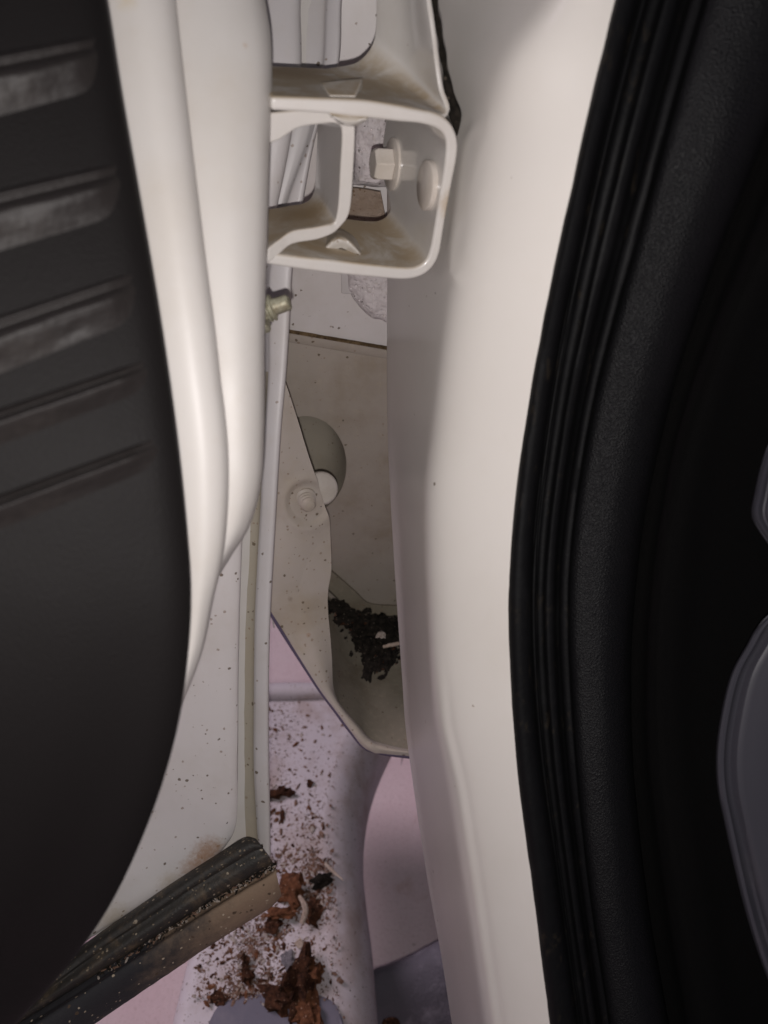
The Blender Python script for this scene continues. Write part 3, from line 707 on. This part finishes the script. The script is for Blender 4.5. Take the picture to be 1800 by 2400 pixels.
# lower panel, rolled into the channel
fold = [(575, 1080, .40), (567, 1264, .415), (561, 1433, .428), (558, 1600, .442), (557, 1760, .453), (556, 1880, .460), (553, 1930, .463), (543, 1960, .465), (518, 1995, .466), (470, 2036, .465), (420, 2068, .463), (362, 2104, .459), (300, 2142, .455), (241, 2178, .450), (175, 2225, .444), (100, 2290, .437), (20, 2360, .43)]
inn = [(440, 1080, .392), (420, 1264, .405), (390, 1433, .418), (360, 1600, .430), (330, 1740, .440), (310, 1800, .443), (300, 1830, .445), (290, 1850, .446), (280, 1870, .447), (260, 1890, .447), (230, 1920, .446), (200, 1950, .445), (170, 1980, .443), (140, 2010, .440), (90, 2060, .435), (30, 2120, .43), (-60, 2180, .42)]
fa, ia = paired(C(*fold), C(*inn), 150)
fcx = np.array([P(x, y, d) for x, y, d in fold])
away = []
G = np.zeros((150, 34, 3))
cen = P(330, 1700, .437)
for i in range(150):
    v = fa[i]-ia[i]; v /= np.linalg.norm(v); nrm = (CAM-fa[i]); nrm /= np.linalg.norm(nrm)
    G[i] = smooth([ia[i], ia[i]*.5+fa[i]*.5, fa[i]-v*.012, fa[i]-v*.004-nrm*.0004, fa[i]-nrm*.003, fa[i]-nrm*.010-v*.001], 34)
sheet('lower_panel', G, M['speck'], DOOR, .001)
# channel and outer hem
rowsH = [(-80, 812, 775, 715, .375), (0, 800, 765, 705, .378), (156, 792, 757, 706, .384), (307, 742, 728, 687, .392), (474, 709, 672, 651, .402), (624, 685, 633, 612, .412), (751, 678, 630, 598, .418), (871, 670, 630, 590, .424), (992, 659, 622, 582, .430), (1112, 651, 615, 578, .437), (1200, 646, 611, 574, .442), (1322, 639, 604, 568, .449), (1464, 632, 598, 562, .456), (1638, 629, 596, 558, .464), (1800, 630, 596, 556, .470), (1900, 632, 601, 556, .473), (1990, 633, 607, 560, .476), (2020, 633, 609, 562, .477)]
cs = [[], [], [], [], [], [], []]
for y, xr, xm, xl, d in rowsH:
    cs[0].append(P(xr-2, y, d+.016)); cs[1].append(P(xr, y, d+.0015)); cs[2].append(P(xr-6, y, d)); cs[3].append(P(xm+4, y, d+.001)); cs[4].append(P(xm-1, y, d+.0025))
sheet('outer_hem', loft(cs[:5], 190, 34, ext=(.2, 0)), M['hem'], DOOR, .001)
cs = [[], [], [], [], []]
for y, xr, xm, xl, d in rowsH:
    k = 1 if y > 1000 else 0
    cs[0].append(P(xm+2, y, d+.0035)); cs[1].append(P(xm-5, y, d+.006)); cs[2].append(P((xm+xl)/2, y, d+.0068)); cs[3].append(P(xl, y, d+.0065)); cs[4].append(P(xl-60, y, d+.010))
sheet('channel', loft([c[7:] for c in cs], 150, 30), M['chan'], DOOR, .001)
sheet('hem_return', loft([c[:8] for c in cs], 120, 30, ext=(.2, 0)), M['hem'], DOOR, .001)
# inner strip seen above and inside the hinge (back of the outer skin)
r2 = [(-80, 715, .370), (0, 705, .372), (168, 706, .378), (304, 686, .386), (400, 668, .392), (485, 650, .397), (620, 622, .405)]
cs = [[], [], [], []]
for y, x, d in r2:
    cs[0].append(P(x, y, d+.006)); cs[1].append(P(x-2, y, d)); cs[2].append(P(x-14, y, d-.003)); cs[3].append(P(x-130, y, d-.006))
sheet('skin_edge', loft(cs, 70, 16, ext=(.2, 0)), M['hem'], DOOR, .001)
# unseen outer skin behind the hem, added and carried up to block sun
hl = [P(r[1]-6, r[0], r[4]+.012) for r in rowsH]; hl = [hl[0]+np.array((-.02, .03, .5)), hl[0]+np.array((-.01, .015, .25))]+hl
dv = np.array((-.82, -.57, 0))
sheet('outer_skin_sun_block', loft([hl, [p+dv*.25+np.array((-.03, .03, 0)) for p in hl], [p+dv*.6+np.array((-.03, .03, 0)) for p in hl], [p+dv*1.0 for p in hl]], 40, 24), M['clean'], DOOR, .001)
# self-drilling screw
c = P(606, 730, .335); ax = P(672, 708, .333)-c; Ls = np.linalg.norm(ax)
V, Fc = lathe(P(590, 752, .332), ax, [(.0005, -.004), (.0066, -.004), (.0070, .002), (.0070, .0058), (.0062, .0066), (.002, .0066)], 6, .3)
mesh_obj('screw_head', V, Fc, M['zinc'], DOOR, bevel=.0004)
prof = [(.0048, 0)]
for k in range(2):
    h = .0058+k*.0018; prof += [(.0044, h), (.0058, h+.0006), (.0058, h+.0010), (.0044, h+.0016)]
prof += [(.0042, .0095), (.0040, .0155), (.0034, .0162), (.0006, .0166)]
V, Fc = lathe(P(596, 735, .332), ax, prof, 20)
V = np.array(V); x, y, a = frame(ax)
rel = V-P(596, 735, .332); hgt = rel@a; ang = np.arctan2(rel@y, rel@x)
k = np.where(hgt > .0094, 1-.22*np.abs(np.sin(ang*1.0+.6))**6, 1)
V = P(596, 735, .332)+np.outer(hgt, a)+(rel-np.outer(hgt, a))*k[:, None]
mesh_obj('screw_tip', V, Fc, M['zinc'], DOOR, sharp=30)
# bottom weatherstrip: upper bead, groove, lower lip
ue = [(600, 1968, .463), (579, 1964, .462), (520, 1998, .460), (422, 2060, .455), (300, 2143, .448), (181, 2228, .441), (60, 2330, .432), (-60, 2430, .42)]
me = [(642, 2024, .463), (636, 2030, .462), (575, 2066, .460), (482, 2122, .455), (392, 2180, .449), (300, 2238, .443), (150, 2334, .433), (-20, 2440, .42)]
le = [(660, 2098, .468), (640, 2121, .467), (575, 2163, .464), (482, 2222, .459), (392, 2283, .453), (300, 2345, .447), (200, 2413, .439), (60, 2505, .425)]
def lerp(a, b, t, dd=0): return [tuple(np.array(p)*(1-t)+np.array(q)*t+np.array((0, 0, dd))) for p, q in zip(a, b)]
cv = [C(*lerp(ue, me, -.02, .014)), C(*lerp(ue, me, .0, .001)), C(*lerp(ue, me, .18, -.006)), C(*lerp(ue, me, .34, -.0065)), C(*lerp(ue, me, .42, -.005)), C(*lerp(ue, me, .7, -.007)), C(*lerp(ue, me, .90, -.004)), C(*lerp(ue, me, .98, .002))]
sheet('bottom_seal', loft(cv, 130, 50), M['strip'], DOOR, .002, lambda X, Y, G: np.array([[.0003*fbm(p, 160, 2) for p in r] for r in G]))
cv = [C(*lerp(me, le, -.02, .005)), C(*lerp(me, le, .05, .003)), C(*lerp(me, le, .13, .001)), C(*lerp(me, le, .22, -.005)), C(*lerp(me, le, .5, -.007)), C(*lerp(me, le, .85, -.004)), C(*lerp(me, le, 1., .001)), C(*lerp(me, le, 1.0, .01))]
sheet('bottom_seal_lip', loft(cv, 130, 50), M['lip'], DOOR, .002, lambda X, Y, G: np.array([[.0004*fbm(p, 160, 3) for p in r] for r in G]))

gpts, gsz = [], []
for _ in range(420):
    k = random.random()**1.6*(len(me)-3)+.6; i0 = int(k); f_ = k-i0
    x, y, d = np.array(me[i0])*(1-f_)+np.array(me[min(i0+1, len(me)-1)])*f_
    x += random.gauss(0, 3.2); y += random.gauss(4, 3.2)
    gpts.append(P(x, y, d-.0005)); gsz.append(random.uniform(.0003, .0011))
SAND = (gpts, gsz)

# ================================================================== SIDE STEP
ZS = 1.05-.78
STEP = reg(empty('side_step', 'white side step littered with red soil, below the open door', 'running board', (-.1, .35, ZS-.09)))
yk = [.05, .2287, .306, .355, .403, .44, .498, .56, .60]
xr_ = spl(yk, [.006, -.0041, -.0118, -.0189, -.0238, -.0225, -.0127, .01, .03]); xl_ = spl(yk, [-.195, -.1895, -.184, -.181, -.181, -.182, -.186, -.19, -.19])
ny, nx = 150, 90; G = np.zeros((ny, nx, 3))
for i in range(ny):
    s = i/(ny-1); y = .05+(.592-.05)*min(1, s/.93)
    drop = 0
    if s > .93: drop = (s-.93)/.07*.05
    yy = y
    endr = max(0, (y-.572)/.02); zend = -.02*(1-math.sqrt(max(0, 1-min(1, endr)**2)))
    L_, R_ = xl_(y), xr_(y); rl, rr_ = .016, .045
    pts = [(L_, -.09), (L_, -.016)]
    for k in range(1, 9): a = math.pi/2*k/8; pts.append((L_+rl*(1-math.cos(a)), -rl*(1-math.sin(a))))
    for k in range(1, 11): pts.append((L_+rl+(R_-rr_-L_-rl)*k/10, 0.0004*math.sin(k*1.1)))
    for k in range(1, 15): a = math.pi/2*k/14; pts.append((R_-rr_+rr_*math.sin(a), -rr_*1.5*(1-math.cos(a))))
    pts += [(R_+.0005, -.085), (R_-.002, -.11)]
    pts = np.array(pts); tt = np.linspace(0, len(pts)-1, nx)
    G[i, :, 0] = np.interp(tt, range(len(pts)), pts[:, 0]); G[i, :, 1] = yy
    G[i, :, 2] = ZS+np.interp(tt, range(len(pts)), pts[:, 1])+zend-drop
sheet('step_board', G, M['step'], STEP, .002, sharp=60)
V, Fc = tube(smooth([(-.20, .560, ZS-.012), (-.188, .574, ZS+.001), (-.16, .580, ZS+.004), (-.08, .583, ZS+.004), (-.01, .588, ZS+.003), (.015, .590, ZS-.012)], 50), .0105, 14)
mesh_obj('rolled_edge', V, Fc, M['step'], STEP)
pd = [(470, 2460), (488, 2400), (512, 2357), (550, 2338), (603, 2330), (660, 2326), (723, 2327), (760, 2336), (784, 2351), (800, 2380), (808, 2410), (815, 2470)]
rim = smooth([at_z(x, y, ZS+.004) for x, y in pd], 60)
inn2 = np.array([p*.0+np.array((min(max(p[0], -.14), -.03), .10, ZS+.004)) for p in rim])
low = rim.copy(); low[:, 2] = ZS-.004
out_ = rim+np.array((0, 0, -.001)); 
cc = rim.mean(0); rin = rim+(inn2-rim)*.03
G = np.stack([low, out_, rin+np.array((0, 0, .0006)), inn2*.5+rim*.5+np.array((0, 0, .0006)), inn2+np.array((0, 0, .0006))], 1)
sheet('step_pad', G, M['pad'], STEP, .001)
# dark cover under the sill, right of the step
tp = [(860, 2290, .80), (880, 2275, .80), (905, 2267, .80), (950, 2250, .80), (1000, 2224, .80), (1060, 2190, .80), (1120, 2160, .80)]
cs = [[P(x+4, y+2, d+.04) for x, y, d in tp], [P(x, y, d) for x, y, d in tp], [P(x, y+30, d-.012) for x, y, d in tp], [P(x, y+110, d-.02) for x, y, d in tp], [P(x, y+300, d-.01) for x, y, d in tp]]
o = sheet('sill_cover', loft(cs, 50, 50), M['under'], None, .003, lambda X, Y, G: np.array([[.0012*fbm(p, 120, 5) for p in r] for r in G]))
tag(o, 'dark grey speckled cover under the sill, right of the side step', 'sill cover')

# ================================================================== SOIL, STICKS, LEAF
def clump(name, px, py, z, size, mat, label, cat, group=None, sq=(1, 1, .7), seed=1., rot=0., rough=.9, sub=3, base_pt=None):
    import bmesh
    bm = bmesh.new(); bmesh.ops.create_icosphere(bm, subdivisions=sub, radius=1)
    size *= .66; sub = max(sub, 4) if size > .004 else sub
    c = at_z(px, py, z) if base_pt is None else np.array(base_pt)
    V = []
    for v in bm.verts:
        p = np.array(v.co); n = 1+rough*(fbm(p, 1.4, seed, 5)*1.5)+.45*fbm(p, 3.6, seed+3, 4)+.42*(mnoise.cell(Vector(p*1.6+seed)+mnoise.noise_vector(Vector(p*2.2+seed))*.35)-.1)-.28*max(0, .45-mnoise.voronoi(Vector(p*2.6+seed))[0][0])
        q = p*n*np.array(sq)*size; q[2] = max(q[2], -size*sq[2]*.55)
        cr, sr = math.cos(rot), math.sin(rot); q = np.array((q[0]*cr-q[1]*sr, q[0]*sr+q[1]*cr, q[2]+size*sq[2]*.5)); V.append(c+q)
    Fc = [[v.index for v in f.verts] for f in bm.faces]; bm.free()
    o = mesh_obj(name, V, Fc, mat, None, sharp=70, base=True)
    return tag(o, label, cat, group)
GS = 'soil clumps on the side step'
clump('soil_clump', 655, 1862, ZS, .016, M['darksoil'], 'brown soil clump half hidden by the door hem, uppermost large one on the step', 'soil', GS, (1.25, .55, .6), 1.2, .2)
clump('soil_clump', 726, 1838, ZS, .0055, M['darksoil'], 'small dark crumb alone near the upper middle of the step', 'soil', GS, (1, 1.1, .8), 2.2)
clump('soil_clump', 662, 1912, ZS, .007, M['darksoil'], 'thin dark sliver of soil just below the uppermost brown clump', 'soil', GS, (.5, 1.6, .4), 2.9)
clump('soil_clump', 681, 2090, ZS, .022, M['redsoil'], 'bright orange red soil clump beside the corner of the door seal', 'soil', GS, (.8, 1.15, .75), 3.4, .3)
clump('soil_clump', 660, 2140, ZS+.008, .013, M['redsoil'], 'flat orange soil flake under the corner of the door seal', 'soil', GS, (1.7, .6, .35), 4.1, .1)
clump('soil_clump', 755, 2066, ZS, .012, M['black'], 'dark sandy heap right of the orange clump', 'soil', GS, (1.5, .7, .6), 4.8, .2)
clump('soil_clump', 738, 2130, ZS, .013, M['darksoil'], 'dark grainy heap right of the pale stick', 'soil', GS, (.9, 1.3, .4), 5.1, .2)
clump('soil_clump', 642, 2170, ZS, .013, M['darksoil'], 'dark soil heap below the flat orange flake', 'soil', GS, (.9, 1., .5), 5.9)
clump('soil_clump', 577, 2255, ZS, .010, M['darksoil'], 'tall curved brown piece left of the step middle, above the grey pad', 'soil', GS, (.5, 1.0, .8), 6.3, .4)
clump('soil_clump', 582, 2290, ZS, .011, M['darksoil'], 'dark brown lump at the foot of the curved brown piece', 'soil', GS, (.8, .9, .8), 6.8, .4)
clump('soil_clump', 700, 2310, ZS+.002, .027, M['darksoil'], 'largest rust brown soil clump, standing at the edge of the grey pad', 'soil', GS, (.62, 1.35, .95), 7.7, -.35)
clump('soil_clump', 728, 2290, ZS+.004, .018, M['redsoil'], 'knobbly brown lump on the right side of the largest clump', 'soil', GS, (.8, 1.0, .9), 8.1, .2)
clump('soil_clump', 655, 2345, ZS+.005, .018, M['darksoil'], 'flat brown soil chunk left of the largest clump, on the grey pad', 'soil', GS, (1.25, .7, .55), 8.8, -.3)
clump('soil_clump', 720, 2378, ZS+.005, .02, M['redsoil'], 'red brown clump below the largest clump at the bottom edge', 'soil', GS, (.9, 1.3, .6), 9.3, .1)
clump('soil_clump', 515, 2340, ZS, .009, M['darksoil'], 'small brown lump at the left end of the grey pad edge', 'soil', GS, (1.3, .9, .6), 9.9)
o = clump('stone', 675, 2248, ZS, .010, M['stone'], 'small blue grey stone between the white chip and the largest clump', 'stone', None, (.95, 1.1, .5), 10.4, .2, .5)
o = clump('chip', 705, 2214, ZS, .0075, M['stick'], 'tiny white triangular chip lying alone on the step', 'chip', None, (1, .9, .5), 11.2, .5, .7, 1)
def stick(pts, rads, mat, label):
    V, Fc = tube(smooth(pts, 24), np.interp(np.linspace(0, 1, 24), np.linspace(0, 1, len(rads)), rads), 7)
    V = np.array(V); V = V+np.array([[.0006*fbm(p, 300, 1.1), .0006*fbm(p, 300, 5), 0] for p in V])
    return tag(mesh_obj('stick', V, Fc, mat, None, base=True), label, 'stick')
stick([at_z(702, 2100, ZS+.020), at_z(712, 2118, ZS+.020), at_z(716, 2135, ZS+.017), at_z(708, 2163, ZS+.010)], [.0018, .0028, .0030, .0024], M['stick'], 'short curved pale wood splinter leaning on the orange soil clump')
stick([at_z(762, 2024, ZS+.003), at_z(780, 2042, ZS+.003), at_z(805, 2063, ZS+.002)], [.0018, .0018, .0005], M['stick'], 'thin straight tan straw on the grey right side of the step')
# dry leaf
lv = [P(898, 2390, .73), P(915, 2386, .725), P(930, 2388, .728), P(938, 2400, .732), P(944, 2420, .74)]
lb = [P(890, 2420, .735), P(905, 2424, .738), P(920, 2424, .74), P(928, 2426, .742), P(934, 2440, .745)]
o = sheet('dry_leaf', loft([lv, [a*.5+b*.5+np.array((0, 0, .004)) for a, b in zip(map(np.array, lv), map(np.array, lb))], lb], 16, 8), M['darksoil'], None, .0006)
tag(o, 'curled brown dry leaf at the bottom edge beside the step', 'leaf')
# loose grains on the step (one mass)
ico_v = np.array([(0, 0, 1), (.89, 0, .45), (.28, .85, .45), (-.72, .53, .45), (-.72, -.53, .45), (.28, -.85, .45), (.72, .53, -.45), (-.28, .85, -.45), (-.89, 0, -.45), (-.28, -.85, -.45), (.72, -.53, -.45), (0, 0, -1)])
ico_f = [(0, 1, 2), (0, 2, 3), (0, 3, 4), (0, 4, 5), (0, 5, 1), (1, 6, 2), (2, 7, 3), (3, 8, 4), (4, 9, 5), (5, 10, 1), (2, 6, 7), (3, 7, 8), (4, 8, 9), (5, 9, 10), (1, 10, 6), (7, 6, 11), (8, 7, 11), (9, 8, 11), (10, 9, 11), (6, 10, 11)]
def grains(name, pts, sizes, mats, weights, label):
    V = []; Fc = []; mi = []
    for p, s in zip(pts, sizes):
        v0 = len(V); a = random.uniform(0, 6.28); c_, s_ = math.cos(a), math.sin(a)
        sc = np.array((random.uniform(.6, 2.3), random.uniform(.45, 1.2), random.uniform(.18, .6)))*s
        m = random.choices(range(len(mats)), weights)[0]
        for q in ico_v:
            q = q*sc*random.uniform(.55, 1.3); V.append((p[0]+q[0]*c_-q[1]*s_, p[1]+q[0]*s_+q[1]*c_, p[2]+q[2]+s*.3))
        Fc += [tuple(i+v0 for i in f) for f in ico_f]; mi += [m]*20
    V = np.array(V); c = V.mean(0)
    me = bpy.data.meshes.new(name); me.from_pydata((V-c).tolist(), [], Fc)
    for m in mats: me.materials.append(m)
    me.polygons.foreach_set('material_index', mi)
    o = bpy.data.objects.new(name, me); COL.objects.link(o); o.location = c; o['kind'] = 'stuff'; o['label'] = label; return o
cl = [(650, 1700, 50, 60, 240), (690, 1790, 55, 70, 260), (680, 1900, 45, 45, 260), (715, 1950, 40, 40, 200), (690, 2020, 40, 25, 420), (740, 2050, 35, 28, 460), (745, 2110, 28, 30, 420), (640, 2170, 40, 35, 420), (590, 2200, 55, 35, 420), (600, 2260, 60, 40, 420), (540, 2300, 45, 28, 300), (640, 2310, 50, 22, 320), (700, 2230, 50, 40, 200), (760, 2290, 40, 50, 110), (560, 2330, 50, 12, 260), (640, 1620, 30, 30, 60), (520, 2230, 50, 40, 160)]
pts, sz = [], []
for x, y, sx_, sy_, n_ in cl:
    for _ in range(int(n_*2.2)):
        px, py = random.gauss(x, sx_), random.gauss(y, sy_)
        p = at_z(px, py, ZS)
        if p[0] > xr_(min(p[1], .59))-.03 or p[1] > .57 or p[0] < xl_(min(p[1], .59))+.012: continue
        hp_ = .004 if (2335 < py) else 0
        s = min(.0026, .00022*math.exp(abs(random.gauss(0, .95)))); p[2] += hp_
        pts.append(p); sz.append(s)
grains('loose_soil', pts, sz, [M['grain1'], M['darksoil'], M['grain2'], M['redsoil']], [6, 2, 2, 1.8], 'loose soil grains scattered over the white side step')
grains('seal_sand', SAND[0], SAND[1], [M['black'], M['grain2'], M['grain1']], [5, 2, 2], 'dark and pale sand caught in the groove of the door bottom seal')
# debris in the bracket pocket
FL = [(845, 1470), (880, 1465), (900, 1490), (870, 1520), (900, 1530), (880, 1555), (905, 1560)]
def floor_pt(px, py):
    t = (py-1445)/(1730-1445); d = .655*(1-t)+.592*t; return P(px, py, d)
pts, sz = [], []
for x, y, sx_, sy_, n_ in ((800, 1425, 22, 8, 200), (835, 1452, 22, 8, 240), (885, 1470, 28, 16, 420), (875, 1505, 24, 18, 340), (895, 1540, 18, 20, 220), (865, 1560, 8, 14, 60)):
    for _ in range(int(n_*1.5)):
        px, py = random.gauss(x, sx_*.85), random.gauss(y, sy_*.85)
        if py < 1395+(px-773)*.8 and px < 849 or py < 1447 and px >= 849: py += 20
        pts.append(floor_pt(px, py)-ray(px, py)*.004); sz.append(min(.005, .0011*math.exp(abs(random.gauss(0, .6)))))
grains('pocket_debris', pts, sz, [M['black'], M['darksoil'], M['grain1']], [14, 1.2, .4], 'black leaf mould and grit heaped in the bracket pocket')
GD = 'debris lumps in the bracket pocket'
for k, (x, y, s, sq) in enumerate(((885, 1466, .011, (1.2, 1, .7)), (905, 1490, .012, (1, 1.2, .8)), (872, 1512, .010, (1.1, 1, .6)), (898, 1540, .010, (.8, 1.3, .6)), (863, 1578, .007, (.7, 1.5, .5)))):
    clump('debris_lump', x, y, 0, s, M['black'], ['black debris lump under the panel lip in the pocket', 'black debris lump against the pillar edge in the pocket', 'black lump in the middle of the pocket heap', 'lower black lump of the pocket heap', 'narrow dark cone shaped scrap below the pocket heap'][k], 'debris', GD, sq, 20+k*1.3, base_pt=floor_pt(x, y)-ray(x, y)*.006)
stick([floor_pt(898, 1516)-ray(898, 1516)*.02, floor_pt(915, 1512)-ray(915, 1512)*.022, floor_pt(935, 1508)-ray(935, 1508)*.02], [.0012, .0016, .0015], M['stick'], 'pale twig across the black debris in the bracket pocket')
clump('pebble', 893, 1492, 0, .0055, M['grain2'], 'pale pebble on the black debris in the pocket', 'pebble', None, (1, .9, .6), 33, base_pt=floor_pt(893, 1492)-ray(893, 1492)*.022)
# dirt blotch on the flange
